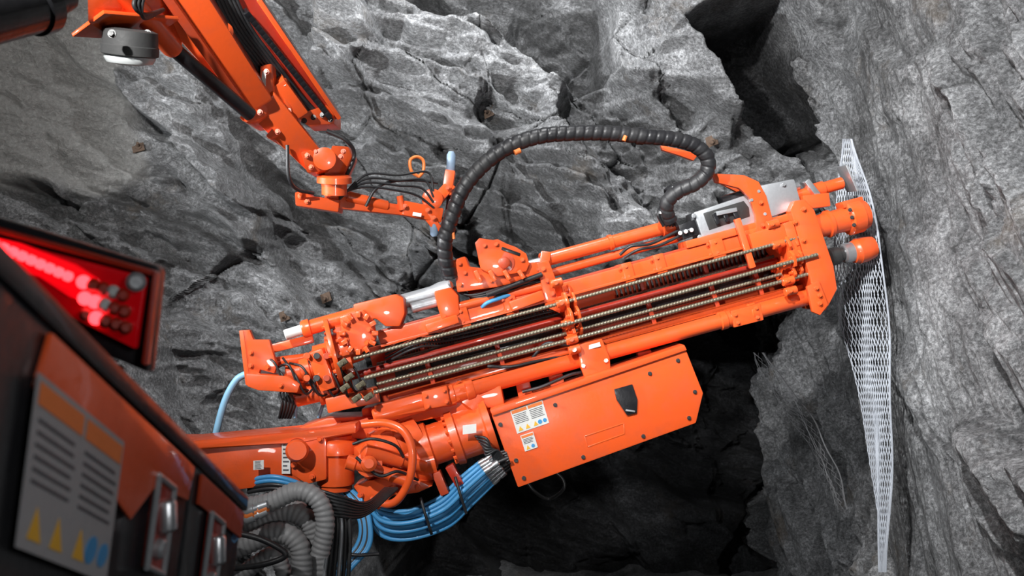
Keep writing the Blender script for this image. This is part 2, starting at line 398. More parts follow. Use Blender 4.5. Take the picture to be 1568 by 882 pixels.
lathe('lower_guide_tube',G(-10,78,0.1),G(700,76,0.1),[(0,.05),(.004,.062),(.12,.062),(.123,.055),(.76,.055),(.762,.066),(.775,.066),(.777,.060),(.83,.060),(.832,.068),(.845,.068),(.847,.057),(.996,.057),(1,.05)],ORANGE,32)
lathe('guide_tube_collar',G(105,78,0.1),G(150,78,0.1),[(0,.066),(.05,.072),(.3,.072),(.33,.062),(.7,.062),(.73,.072),(.95,.072),(1,.066)],ORANGE,32)
for i,(t,d,r) in enumerate(((-14,0.22,0.014),(19,0.26,0.0155),(44,0.2,0.0155),(33,0.0,0.014),(4,-0.05,0.014))):
    sweep('rock_bolt_%d'%(i+1),[G(-15+i*8,t-1,d),G(340,t,d),G(712,t-2,d)],r,ROD,seg=10,step=0.006,rib=(0.024,0.0035),helix=1,smooth=False)
def disc(nm,s,t,r,th,mat=ORANGE,d=0.05,lob=0):
    c=G(s,t,d); seg=64; pts=[]; a,y,h=frame(AX)
    for k in range(seg):
        an=2*math.pi*k/seg; rr=r
        if lob: rr=r*(1-0.2*max(0,math.cos(lob*an))**3)
        pts.append(c+(h*math.cos(an)+y*math.sin(an))*rr)
    prism(nm,pts,AX*th,mat,0.003)
    bolts(nm+'_bolts',[c+(h*math.cos(q)+y*math.sin(q))*r*0.82 for q in [2*math.pi*k/10+0.2 for k in range(10)]],-AX,0.012,0.02,ORANGE)
disc('rear_carousel_disc',-45,-34,0.23,0.03)
disc('rear_carousel_flange',-30,-32,0.18,0.05,lob=10)
lathe('rear_carousel_hub',G(-75,-30,0.05),G(0,-30,0.05),[(0,.05),(.05,.09),(.3,.09),(.33,.13),(.6,.13),(.63,.1),(1,.09)],ORANGE)
disc('middle_carousel_disc',312,2,0.225,0.022,lob=9)
disc('middle_carousel_disc_b',325,2,0.205,0.018,lob=9)
disc('front_carousel_disc',655,6,0.22,0.022,lob=9)
disc('front_carousel_disc_b',668,6,0.20,0.02,lob=9)
cyl('carousel_shaft',G(-40,10,0.0),G(700,10,0.0),0.026,REDP)
for s in (312,655):
    for t in (-46,-14,19,44,60):
        cyl('bolt_gripper',G(s-6,t,0.22),G(s+12,t,0.22),0.03,ORANGE,seg=16)
        beam('bolt_gripper_arm',G(s+3,t,0.22),G(s+3,t*0.6+4,0.1),0.05,0.04,ORANGE,bev=0.005)
        bolts('gripper_bolt',[G(s+3,t,0.255)],FR,0.011,0.016,ORANGE)
for s,w in ((150,20),(235,10),(420,8),(470,8),(560,10),(620,14)):
    beam('rail_clamp',G(s-w,-33,0.03),G(s+w,-33,0.03),30*px,0.2,ORANGE,bev=0.008)
    bolts('rail_clamp_bolts',[G(s-w*.6,-42,0.135),G(s+w*.6,-42,0.135),G(s-w*.6,-26,0.135),G(s+w*.6,-26,0.135)],FR,0.008,0.012,ORANGE)
prism('front_end_plate',[G(690,-60,0.24),G(700,-72,0.24),G(716,-70,0.24),G(726,-50,0.24),G(732,40,0.24),G(728,76,0.24),G(702,104,0.24),G(688,98,0.24),G(692,50,0.24)],Y1*0.36,ORANGE,0.014)
prism('front_end_flange',[G(684,60,0.27),G(704,56,0.27),G(708,96,0.27),G(692,108,0.27),G(682,100,0.27)],Y1*0.05,ORANGE,0.008)
bolts('end_plate_bolts',[G(692,-40,.25),G(697,-10,.25),G(698,16,.25),G(697,66,.275),G(699,78,.275),G(696,90,.275),G(710,-56,.25)],FR,0.012,0.02,ORANGE)
lathe('stinger_cylinder',G(718,-24,0.1),G(800,-24,0.1),[(0,.075),(.02,.085),(.22,.085),(.24,.10),(.3,.10),(.32,.085),(.60,.09),(.62,.118),(.64,.125),(.86,.125),(.88,.112),(.9,.112),(.98,.105),(1,.085)],ORANGE,36)
bolts('stinger_cap_bolts',[G(778,t,0.222) for t in (-36,-24,-12)],FR,0.010,0.016,STEELD)
beam('stinger_side_lug',G(764,-46,0.1),G(796,-46,0.1),0.05,0.12,ORANGE,bev=0.008)
bolts('stinger_end_bolts',[G(800,t,0.1+dz) for t,dz in ((-36,0),(-12,0),(-24,.07))],AX,0.016,0.03,STEELD)
lathe('stinger_rod',G(728,26,0.06),G(768,26,0.06),[(0,.06),(.02,.066),(.35,.066),(.37,.05),(1,.05)],STEELD)
lathe('stinger_rod_collar',G(750,26,0.06),G(770,27,0.06),[(0,.06),(.1,.072),(.9,.072),(1,.06)],STEEL)
lathe('stinger_foot',G(762,28,0.06),G(798,28,0.06),[(0,.05),(.08,.08),(.25,.088),(.28,.095),(.6,.095),(.8,.088),(.97,.08),(1,.06)],ORANGE,32)
lathe('upper_stinger',G(700,-78,0.0),G(778,-79,0.0),[(0,.03),(.02,.04),(.4,.04),(.42,.055),(.6,.055),(.62,.045),(.98,.045),(1,.035)],ORANGE)
cyl('upper_stinger_rod',G(690,-92,0.0),G(712,-92,0.0),0.03,STEEL)
beam('face_plate',G(784,-104,0.03),G(790,-62,0.03),0.018,0.20,ALU,bev=0.004)
beam('clamp_bar',G(722,-98,0.05),G(734,-70,0.05),0.04,0.12,STEEL,bev=0.006)
beam('bridge_bracket',G(705,-66,0.05),G(745,-60,0.05),0.10,0.16,ORANGE,bev=0.01)
beam('rock_drill_body',G(540,-72,-0.02),G(640,-78,-0.02),46*px,0.20,ALU,bev=0.015)
beam('rock_drill_gearbox',G(638,-82,0.0),G(698,-82,0.0),54*px,0.24,ALU,h2=46*px,bev=0.02)
prism('rock_drill_cover',[G(560,-90,0.09),G(625,-92,0.09),G(630,-80,0.09),G(628,-66,0.09),G(562,-62,0.09)],Y1*0.03,STEELD,0.006)
for s in (575,590,605): beam('drill_fin',G(s,-86,0.10),G(s+3,-68,0.10),0.03,0.04,BLACKP,bev=0.004)
beam('drill_valve',G(578,-84,0.11),G(610,-82,0.11),0.03,0.04,ALU,bev=0.004)
cyl('accumulator',G(590,-98,0.0),G(640,-100,0.0),0.045,BLACKP)
bolts('drill_bolts',[G(545,-90,.09),G(545,-56,.09),G(650,-100,.125),G(690,-100,.125),G(650,-64,.125),G(690,-64,.125),G(636,-90,.125)],FR,0.012,0.02,STEEL)
beam('drill_manifold',G(514,-70,0.02),G(541,-72,0.02),24*px,0.14,BLACKP,bev=0.01)
for i in range(3): cyl('manifold_port_%d'%i,G(518+i*9,-70,0.09),G(518+i*9,-70,0.13),0.016,STEEL,seg=16)
beam('drill_carriage',G(515,-50,0.02),G(705,-50,0.02),12*px,0.2,ORANGE,bev=0.01)
gp=R
prism('arch_bracket',[gp(1090,265,.14),gp(1140,268,.14),gp(1162,278,.14),gp(1174,300,.14),gp(1186,345,.14),gp(1190,372,.14),gp(1160,378,.14),gp(1157,330,.14),gp(1147,302,.14),gp(1132,288,.14),gp(1095,279,.14)],Y1*0.06,ORANGE,0.01)
prism('arch_bracket_rear',[gp(1100,268,-.1),gp(1140,270,-.1),gp(1166,290,-.1),gp(1180,345,-.1),gp(1160,350,-.1),gp(1147,304,-.1),gp(1105,282,-.1)],Y1*0.05,ORANGE,0.01)
bolts('arch_bolts',[gp(1168,345,.15),gp(1180,345,.15),gp(1172,362,.15),gp(1165,310,.15)],FR,0.011,0.018,ORANGE)
beam('carriage_block',gp(1145,372,0.16),gp(1212,352,0.16),0.12,0.12,ORANGE,bev=0.01)
beam('carriage_arm',gp(1128,335,0.2),gp(1152,410,0.2),0.045,0.05,ORANGE,bev=0.006)
beam('carriage_arm_b',gp(1205,340,0.2),gp(1222,400,0.2),0.07,0.06,ORANGE,bev=0.006)
lathe('feed_cylinder',G(300,-84,-0.02),G(512,-84,-0.02),[(0,.05),(.01,.058),(.06,.058),(.065,.047),(.5,.047),(.505,.056),(.53,.056),(.535,.047),(.9,.047),(.905,.06),(.99,.06),(1,.05)],ORANGE,28)
cyl('feed_cylinder_rod',G(280,-84,-0.02),G(305,-84,-0.02),0.03,STEEL)
beam('feed_cylinder_mount',G(296,-60,-0.02),G(312,-96,-0.02),0.07,0.14,ORANGE,bev=0.01)
cyl('return_cylinder',G(180,-62,-0.06),G(512,-64,-0.06),0.032,ORANGE)
sweep('feed_hose_1',[G(420,-62,0.06),G(440,-70,.1),G(470,-66,.1),G(515,-74,.06)],0.011,BLACK)
sweep('feed_hose_2',[G(425,-56,0.06),G(450,-62,.12),G(480,-60,.1),G(518,-66,.06)],0.011,BLACK)
# swing bracket
prism('sheave_housing',[gp(727,372,.16),gp(734,364,.16),gp(745,366,.16),gp(762,368,.16),gp(790,378,.16),gp(806,388,.16),gp(811,404,.16),gp(806,416,.16),gp(760,424,.16),gp(736,412,.16)],Y1*0.05,ORANGE,0.01)
prism('sheave_housing_rear',[gp(732,372,-.1),gp(762,366,-.1),gp(800,385,-.1),gp(811,402,-.1),gp(760,420,-.1),gp(733,405,-.1)],Y1*0.05,ORANGE,0.01)
beam('sheave_slot',gp(768,380,.165),gp(796,390,.165),0.022,0.01,BLACKP,bev=0.003)
prism('housing_base',[gp(694,398,.12),gp(712,392,.12),gp(718,408,.12),gp(750,412,.12),gp(812,402,.12),gp(836,400,.12),gp(842,420,.12),gp(760,440,.12),gp(700,448,.12)],Y1*0.3,ORANGE,0.012)
lathe('housing_pin',gp(772,402,0.2),gp(772,402,-0.18),[(0,.03),(.02,.04),(.1,.04),(.11,.07),(1,.07)],ORANGE_D)
for a_ in range(4): beam('housing_rib_%d'%a_,gp(728+a_*22,414,.2),gp(736+a_*22,432-a_*2,.2),0.03,0.05,ORANGE,bev=0.006)
bolts('housing_bolts',[gp(742,376,.165),gp(760,374,.165),gp(800,398,.165),gp(704,404,.125),gp(712,418,.125),gp(705,436,.125),gp(752,430,.125),gp(825,412,.125)],FR,0.011,0.018,ORANGE)
cyl('link_cylinder_a',gp(700,470,0.1),gp(835,437,0.1),0.03,ORANGE)
cyl('link_cylinder_b',gp(745,452,0.16),gp(830,420,0.16),0.018,BLACK)
sweep('blue_link_hose',[gp(738,470,.1),gp(748,463,.14),gp(765,457,.14),gp(790,448,.1)],0.014,BLUE)
for i in range(5): sweep('link_hose_%d'%i,[gp(690+i*3,440,.0),gp(720+i*4,452+i*2,.1),gp(770+i*3,440+i*3,.12),gp(826,424+i*5,.06)],0.009,BLACK)
prism('link_block',[gp(664,446,.14),gp(690,440,.14),gp(702,452,.14),gp(704,482,.14),gp(676,490,.14),gp(670,470,.14)],Y1*0.2,ORANGE,0.012)
beam('rail_saddle',gp(652,504,0.12),gp(700,488,0.12),0.06,0.14,ORANGE,bev=0.01)
beam('rail_saddle_b',gp(780,470,0.12),gp(830,452,0.12),0.07,0.12,ORANGE,bev=0.01)
prism('mid_bracket',[gp(822,402,.14),gp(840,398,.14),gp(862,455,.14),gp(858,480,.14),gp(835,470,.14)],Y1*0.12,ORANGE,0.01)
bolts('mid_bracket_bolts',[gp(832,412,.145),gp(838,430,.145),gp(846,450,.145)],FR,0.012,0.02,ORANGE)
# left tail group
lathe('tail_cylinder',gp(462,505,0.05),gp(615,462,0.05),[(0,.05),(.02,.06),(.08,.06),(.09,.05),(.7,.05),(.71,.06),(.8,.06),(.81,.05),(.98,.05),(1,.04)],ORANGE)
prism('tail_cylinder_head',[gp(540,466,.14),gp(606,450,.14),gp(618,456,.14),gp(620,480,.14),gp(612,500,.14),gp(590,500,.14),gp(575,488,.14),gp(546,494,.14)],Y1*0.2,ORANGE,0.015)
cyl('tail_cylinder_rod',gp(436,513,0.05),gp(465,504,0.05),0.035,WHITE)
lathe('silver_accumulator',gp(612,463,-0.03),gp(694,440,-0.03),[(0,.03),(.05,.05),(.6,.05),(.75,.062),(.95,.062),(1,.04)],ALU)
cyl('silver_accumulator_b',gp(630,472,0.06),gp(668,462,0.06),0.035,ALU)
prism('tail_bracket',[gp(366,506,.14),gp(382,505,.14),gp(388,520,.14),gp(412,520,.14),gp(424,560,.14),gp(420,572,.14),gp(398,566,.14),gp(392,592,.14),gp(376,590,.14)],Y1*0.05,ORANGE,0.008)
prism('tail_bracket_side',[gp(366,506,.14),gp(376,590,.14),gp(380,590,-.15),gp(370,508,-.15)],Vector((0.03,0,0)),ORANGE,0.006)
prism('tail_bracket_foot',[gp(376,572,.18),gp(440,576,.18),gp(460,588,.18),gp(455,602,.18),gp(395,598,.18),gp(378,592,.18)],Y1*0.3,ORANGE,0.012)
beam('tail_bracket_bar',gp(412,535,-0.08),gp(480,518,-0.08),0.06,0.08,ORANGE,bev=0.01)
bolts('tail_bolts',[gp(396,575,.145),gp(410,562,.145),gp(384,540,.145),gp(384,560,.145),gp(430,590,.185)],FR,0.012,0.02,ORANGE)
cyl('tail_link',gp(410,556,0.0),gp(500,545,0.0),0.035,ORANGE)
lathe('rotation_motor',gp(438,574,0.05),gp(510,556,0.05),[(0,.04),(.03,.06),(.3,.06),(.32,.085),(.5,.085),(.52,.07),(.9,.07),(1,.05)],ORANGE)
lathe('rotation_motor_b',gp(450,608,0.0),gp(540,588,0.0),[(0,.05),(.03,.07),(.4,.07),(.42,.095),(.6,.095),(.62,.08),(1,.06)],ORANGE)
beam('tail_manifold',gp(484,535,0.12),gp(505,595,0.12),0.11,0.14,ORANGE,bev=0.02)
for i in range(6): cyl('manifold_cap_%d'%i,gp(470+(i%3)*15,545+(i//3)*34,.18),gp(470+(i%3)*15,545+(i//3)*34,.22),0.022,(ORANGE,STEELD,ORANGE_D)[i%3],seg=16)
beam('tail_plate',gp(500,620,0.05),gp(580,603,0.05),0.10,0.2,ORANGE,bev=0.012)
prism('tail_arm_plate',[gp(520,485,.2),gp(556,474,.2),gp(572,492,.2),gp(575,520,.2),gp(550,545,.2),gp(525,530,.2)],Y1*0.08,ORANGE,0.012)
bolts('arm_plate_bolts',[gp(x,y,.205) for x,y in ((532,494),(552,485),(565,505),(562,525),(545,535),(530,520))],FR,0.013,0.02,ORANGE)
for k in range(12):
    q=k*math.pi/6; beam('sprocket_tooth_%d'%k,gp(549+20*math.cos(q),510+24*math.sin(q),.22),gp(549+30*math.cos(q),510+33*math.sin(q),.22),0.03,0.05,ORANGE,bev=0.005)
for i,(x,y) in enumerate(((524,556),(534,578),(528,594),(552,590),(564,608),(546,610))):
    beam('breakout_jaw_%d'%i,gp(x-6,y+4,0.24),gp(x+7,y-5,0.24),0.04,0.08,BRASS,bev=0.008)
    bolts('jaw_bolt_%d'%i,[gp(x,y,0.285)],FR,0.012,0.02,BRASS)
for i in range(12):
    x0=400+i*11; sweep('tail_hose_%d'%i,[gp(x0,548+(i%3)*8,.05),gp(x0+20,555+(i*17)%30,.16),gp(x0+35,590+(i*11)%20,.14),gp(x0+50,612-(i*7)%25,.06)],0.0075,BLACK)
for i in range(8):
    y0=505+i*6; sweep('rail_hose_%d'%i,[gp(590,y0+8,.0),gp(640,y0-15,.02+.01*i),gp(700,y0-22,-.05),gp(860,y0-62,-.05)],0.009,BLACK)
prism('under_rail_block',[gp(572,622,.16),gp(640,604,.16),gp(700,600,.16),gp(706,612,.16),gp(690,622,.16),gp(580,642,.16)],Y1*0.14,ORANGE,0.012)
prism('tube_mount_plate',[gp(645,600,.2),gp(684,590,.2),gp(690,620,.2),gp(650,628,.2)],Y1*0.1,ORANGE,0.01)
bolts('tube_mount_bolts',[gp(652,606,.205),gp(680,598,.205),gp(684,615,.205),gp(656,622,.205)],FR,0.01,0.016,ORANGE)
for s in (90,200,440,540,610):
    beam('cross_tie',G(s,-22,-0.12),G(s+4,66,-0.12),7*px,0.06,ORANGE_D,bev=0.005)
sweep('inner_hose',[G(250,55,0.0),G(275,40,.05),G(300,48,.08),G(330,58,.05)],0.012,BLACK)
sweep('inner_hose_b',[G(180,50,0.0),G(215,60,.05),G(250,62,.05),G(300,66,.0)],0.012,BLACK)
prism('tube_clamp',[gp(884,528,.2),gp(922,518,.2),gp(934,548,.2),gp(936,575,.2),gp(898,586,.2),gp(888,560,.2)],Y1*0.16,ORANGE,0.014)
quad('clamp_label',gp(908,530,0.203),Vector((0.05,0,0.014)),Vector((-0.004,0,0.014)),WHITE)
bolts('tube_clamp_bolts',[gp(893,560,.205),gp(928,552,.205),gp(900,578,.205),gp(930,570,.205)],FR,0.01,0.016,ORANGE)
prism('sleeve_clamp',[gp(1118,476,.17),gp(1164,464,.17),gp(1170,490,.17),gp(1124,502,.17)],Y1*0.1,ORANGE,0.01)
bolts('sleeve_bolts',[gp(1130,494,.175),gp(1160,486,.175),gp(1126,482,.175),gp(1158,472,.175)],FR,0.01,0.016,ORANGE)
for x,y in ((800,592),(850,580),(985,545)):
    beam('cabinet_hanger',gp(x,y-8,0.0),gp(x+8,y+30,0.0),0.1,0.12,ORANGE,bev=0.01)
sweep('cabinet_hose',[gp(800,600,.1),gp(830,592,.14),gp(870,575,.12),gp(890,570,.1)],0.012,BLACK)
prism('cabinet_skid',[gp(880,600,.24),gp(930,586,.24),gp(946,576,.24),gp(950,592,.24),gp(930,602,.24),gp(884,616,.24)],Y1*0.08,ORANGE,0.01)
# ================================================================== valve cabinet
PAR=empty('hydraulic_valve_cabinet',gp(910,640,0.1))
cab=[gp(752,634,.26),gp(1050,534,.26),gp(1077,602,.26),gp(1066,648,.26),gp(793,747,.26)]
prism('cabinet_body',cab,Y1*0.3,ORANGE,0.012)
cu=(gp(1050,534,.26)-gp(752,634,.26)).normalized(); cv=(gp(752,634,.26)-gp(793,747,.26)); cv=(cv-cu*cv.dot(cu)).normalized()
cn=cu.cross(cv)
if cn.y>0: cn=-cn
prism('cabinet_lip',[gp(750,628,.28),gp(1048,528,.28),gp(1052,536,.28),gp(754,637,.28)],Y1*0.32,ORANGE,0.006)
bolts('cabinet_bolts',[gp(x,y,.262) for x,y in ((766,650),(850,620),(995,572),(1038,552),(1064,600),(1055,640),(985,668),(893,700),(802,732),(790,705))],cn,0.010,0.014,STEELD)
label('warning_label',gp(811,638,.264),cu*0.115,cv*0.082,0)
label('warning_label_small',gp(810,676,.264),cu*0.046,cv*0.056,2)
prism('handle_pocket',[gp(940,596,.266),gp(968,588,.266),gp(976,612,.266),gp(975,632,.266),gp(960,636,.266),gp(944,612,.266)],Vector((0,-0.012,0)),BLACKP,0.003)
beam('handle_grip',gp(958,628,.28),gp(972,630,.28),0.012,0.02,ALU,bev=0.003)
for P_ in ([(895,668),(955,648)],[(900,684),(956,664)],[(895,668),(900,684)],[(955,648),(956,664)]):
    beam('panel_emboss',gp(*P_[0],.262),gp(*P_[1],.262),0.008,0.006,ORANGE,bev=0.002)
# ================================================================== BOOM
def B(x,y,d=0): return U(x,y,6.85-d)
PAR=empty('boom_arm',B(480,700))
beam('boom_beam',B(225,716,0.35),B(462,700,0.1),88*px,0.32,ORANGE,h2=58*px,bev=0.02)
prism('boom_beam_top',[B(285,676,.5),B(460,660,.27),B(545,648,.27),B(545,664,.27),B(462,678,.27),B(285,690,.5)],Y1*0.34,ORANGE,0.014)
prism('boom_fork',[B(440,668,.28),B(480,660,.28),B(500,672,.28),B(500,735,.28),B(470,742,.28),B(440,724,.28)],Y1*0.4,ORANGE,0.02)
label('boom_label',B(438,701,.30),Vector((0.028,0,0)),Vector((0,0,0.105)),1)
label('boom_label_b',B(396,712,.40),Vector((0.034,0,0.003)),Vector((0,0,0.03)),1)
quad('tag_plate',B(719,657,.26),Vector((0.045,0,0.006)),Vector((0,0,0.03)),WHITE)
lathe('vertical_pivot',B(514,752,0.12),B(514,670,0.12),[(0,.09),(.03,.11),(.12,.11),(.14,.125),(.7,.125),(.72,.15),(.92,.15),(.96,.14),(1,.11)],ORANGE,36)
lathe('pivot_cap',B(514,676,0.12),B(514,662,0.12),[(0,.1),(.1,.12),(.7,.11),(1,.06)],ORANGE,32)
lathe('pivot_boss_side',B(455,690,0.3),B(455,690,0.42),[(0,.075),(.8,.075),(1,.06)],ORANGE,32)
lathe('knuckle_drum',B(548,712,0.22),B(640,668,0.05),[(0,.06),(.05,.12),(.3,.13),(.32,.165),(.6,.165),(.62,.14),(1,.14)],ORANGE,36)
lathe('knuckle_pin',B(565,710,0.55),B(565,710,0.1),[(0,.03),(.04,.05),(.3,.055),(.31,.085),(1,.085)],ORANGE,32)
lathe('slew_drum',B(600,718,0.1),B(662,700,0.05),[(0,.13),(.05,.17),(.5,.175),(.55,.15),(1,.15)],ORANGE,36)
lathe('rotary_actuator',B(636,690,0.05),B(752,650,0.0),[(0,.14),(.03,.165),(.2,.165),(.22,.14),(.45,.14),(.47,.19),(.56,.195),(.58,.17),(.9,.17),(.92,.2),(1,.2)],ORANGE,44)
a_=(B(752,650,0)-B(636,690,.05)).normalized(); _,yy,hv=frame(a_)
for tt,rr in ((0.49,.165),(0.56,.17)):
    c_=B(636,690,.05).lerp(B(752,650,0),tt); bolts('actuator_bolts',[c_+(hv*math.cos(q)+yy*math.sin(q))*rr for q in [k*math.pi/8 for k in range(16)]],-a_,0.014,0.035,ORANGE)
lathe('actuator_neck',B(690,660,-0.05),B(730,605,-0.1),[(0,.15),(.1,.16),(.6,.16),(.65,.19),(1,.19)],ORANGE,36)
beam('feed_cradle',B(560,640,-0.05),B(770,600,-0.05),0.16,0.26,ORANGE,bev=0.02)
prism('knuckle_upper_plate',[B(455,655,.1),B(500,640,.1),B(590,636,.1),B(640,655,.1),B(650,680,.1),B(540,672,.1),B(460,672,.1)],Y1*0.3,ORANGE,0.02)
sweep('guard_tube',[B(556,650,.3),B(590,648,.36),B(618,660,.4),B(631,690,.42),B(628,730,.42),B(612,762,.4),B(594,772,.36),B(570,764,.3)],0.027,ORANGE,seg=16)
lathe('tilt_cylinder',B(530,706,0.42),B(625,735,0.38),[(0,.03),(.02,.05),(.15,.05),(.17,.04),(.7,.04),(.72,.05),(.98,.05),(1,.035)],ORANGE)
lathe('tilt_cylinder_b',B(555,690,0.42),B(650,715,0.2),[(0,.03),(.02,.05),(.6,.05),(.62,.04),(1,.04)],ORANGE)
sweep('knuckle_hose',[B(540,680,.5),B(570,672,.5),B(605,682,.46),B(618,700,.4)],0.010,BLACK)
sweep('knuckle_hose_b',[B(545,700,.5),B(580,728,.5),B(610,722,.46),B(640,735,.35)],0.010,BLACK)
prism('lower_knuckle',[B(540,745,.25),B(580,732,.25),B(640,735,.25),B(662,745,.25),B(640,755,.25),B(600,760,.25),B(580,782,.25),B(560,772,.25)],Y1*0.25,ORANGE,0.016)
beam('lower_lug',B(688,712,0.15),B(705,742,0.15),0.06,0.08,REDP,bev=0.008)
beam('lower_lug_b',B(668,722,0.15),B(682,756,0.15),0.06,0.08,ORANGE_D,bev=0.008)
bolts('knuckle_bolts',[B(470,668,.29),B(490,672,.29),B(478,730,.29),B(450,712,.29),B(552,758,.26),B(600,748,.26),B(640,746,.26),B(575,775,.26),B(572,648,.12),B(520,650,.12)],FR,0.014,0.022,ORANGE)
for i in range(6): sweep('joint_hose_%d'%i,[B(728+i*3,668+i*4,.2),B(745,672+i*5,.26),B(752+i*2,690,.24),B(760+i*3,712,.2)],0.009,BLACK)
for i in range(5): sweep('upper_joint_hose_%d'%i,[B(428+i*4,640,-.1),B(432+i*5,618,-.05),B(428+i*5,602,-.1),B(440+i*4,585,-.1)],0.011,BLACK)
PAR=empty('blue_hydraulic_hoses',B(650,790))
for i in range(8):
    o=i*6.2; dd=0.2-0.03*abs(i-3)+ (0.03 if i%2 else 0)
    sweep('blue_hose_%d'%i,[B(556+o*.2,756+o*.7,dd),B(584,780+o*.9,dd),B(625,782+o,dd),B(672+o*.3,763+o,dd),B(706+o*.4,732+o*.9,dd),B(735+o*.5,708+o*.7,dd)],0.0160,BLUE,seg=12)
    p0=B(733+o*.5,710+o*.7,dd); p1=B(756+o*.42,696+o*.6,dd)
    lathe('hose_fitting_%d'%i,p0,p1,[(0,.017),(.1,.019),(.4,.019),(.42,.015),(.6,.015),(.62,.021),(.95,.021),(1,.014)],STEEL,12)
    sweep('fitting_tail_%d'%i,[p1,B(775+o*.2,690+o*.58,dd)],0.012,BLACK)
for x,y in ((652,790),(705,758)):
    sweep('hose_tie',[B(x-8,y-28,.26),B(x,y,.29),B(x+9,y+28,.26)],0.010,BLACK)
for i in range(7):
    o=i*8; sweep('blue_hose_low_%d'%i,[B(512+o*.3,742,.1),B(532+o*.5,768,.18),B(552+o*.3,800,.22),B(545+o*.4,838,.25),B(502+o*.6,880,.3),B(470+o,930,.3)],0.0165,BLUE if i%3!=1 else BLACK,seg=12)
sweep('hose_tie_low',[B(520,845,.3),B(545,850,.32),B(580,848,.28)],0.012,BLACK)
for i in range(4): sweep('blue_hose_left_%d'%i,[B(380,735+i*6,.3),B(420,730+i*6,.36),B(462,742+i*5,.34),B(500,765+i*6,.3)],0.0155,BLUE if i<2 else BLACK)
sweep('pale_hose_loop',[B(326,690,.0),B(334,650,.0),B(346,610,.0),B(362,582,.0),B(378,572,.0)],0.024,LBLUE,seg=14)
sweep('pale_hose_thin',[B(452,640,-.1),B(455,610,-.1),B(470,590,-.1)],0.012,LBLUE)
sweep('pale_hose_thin_b',[B(488,640,-.05),B(495,618,-.05),B(500,600,-.05)],0.012,LBLUE)
sweep('hanging_cable',[B(805,735,-.2),B(818,752,-.2),B(840,764,-.25),B(862,750,-.2),B(862,735,-.2),B(850,722,-.2)],0.012,STEELD)
PAR=empty('corrugated_conduits',U(430,820,5.6))
def C(x,y,d=0): return U(x,y,5.7-d)
for i,pts in enumerate(([(330,815),(390,800),(440,782),(476,800),(490,850),(492,930)],[(320,860),(385,830),(428,815),(458,835),(462,880),(455,940)],[(350,780),(410,770),(455,752),(486,765),(498,800),(490,850)],[(340,905),(390,865),(420,850),(436,885),(436,940)])):
    P_=[C(x,y,0.1*(i%3)) for x,y in pts]
    if i in (0,1,3): P_.append(Vector((P_[-1].x,P_[-1].y,0.6))); P_.append(Vector((P_[-1].x-0.3,P_[-1].y,0.08)))
    sweep('corrugated_hose_%d'%i,P_,0.066-0.006*i,GREYH,seg=20,step=0.006,rib=(0.03,0.006),helix=1)
sweep('black_cable',[C(300,810,.3),C(380,820,.34),C(425,838,.36),C(436,852,.36),C(400,865,.36),C(340,872,.3)],0.016,BLACK)
for i in range(7): sweep('loose_hose_%d'%i,[C(470,745+i*5,.1),C(520,760+i*5,.1),C(560,770+i*3,-.1),C(590+i*3,748,-.4)],0.010,BLACK)
for i in range(6): sweep('drop_hose_%d'%i,[C(498+i*6,760,.0),C(505+i*6,800,.05),C(500+i*7,850,.05),C(490+i*8,930,.05)],0.013,BLACK if i%3 else ALU)
for i in range(3): lathe('hose_coupling_%d'%i,C(375,785+i*6,.3),C(410,772+i*5,.3),[(0,.02),(.1,.028),(.4,.028),(.42,.02),(.6,.02),(.62,.027),(1,.022)],(ALU,LORG,ALU)[i],14)
# ================================================================== spiral hose
PAR=empty('spiral_wrapped_hose_loop',R(880,260))
hp=[(690,425),(682,395),(682,365),(694,325),(712,285),(745,248),(785,222),(830,208),(880,204),(930,204),(985,209),(1030,213),(1062,222),(1082,240),(1083,262),(1066,280),(1040,292),(1024,306),(1020,322),(1026,338)]
sweep('wrapped_hose',[R(x,y,0.1+0.25*math.sin(i/19*math.pi)) for i,(x,y) in enumerate(hp)],0.053,BLACK,seg=20,step=0.006,rib=(0.062,0.006,7),helix=1)
def ring(nm,x0,y0,x1,y1,r,d,mat): cyl(nm,R(x0,y0,d),R(x1,y1,d),r,mat)
ring('hose_clamp',779,226,786,222,0.059,0.29,BLACKP); ring('hose_tag',788,234,797,230,0.018,0.38,LORG)
ring('hose_clamp_b',972,208,986,209,0.06,0.33,BLACKP); ring('hose_tag_b',955,216,958,208,0.014,0.4,LORG)
ring('hose_clamp_d',1024,300,1034,292,0.059,0.13,BLACKP); ring('hose_tag_c',694,356,695,366,0.010,0.22,LORG)
prism('hose_saddle',[R(1012,222,.05),R(1040,228,.05),R(1070,236,.05),R(1062,246,.05),R(1040,238,.05),R(1014,230,.05)],Y1*0.06,ORANGE,0.006)
for i in range(5): sweep('hose_end_%d'%i,[R(1012+i*4,316,.12),R(1008+i*5,330,.14),R(1016+i*5,346,.1)],0.011,BLACK)
for i in range(4): cyl('hose_end_fitting_%d'%i,R(1013+i*5,318,.15),R(1012+i*5,328,.15),0.014,YEL if i==1 else STEEL,seg=12)
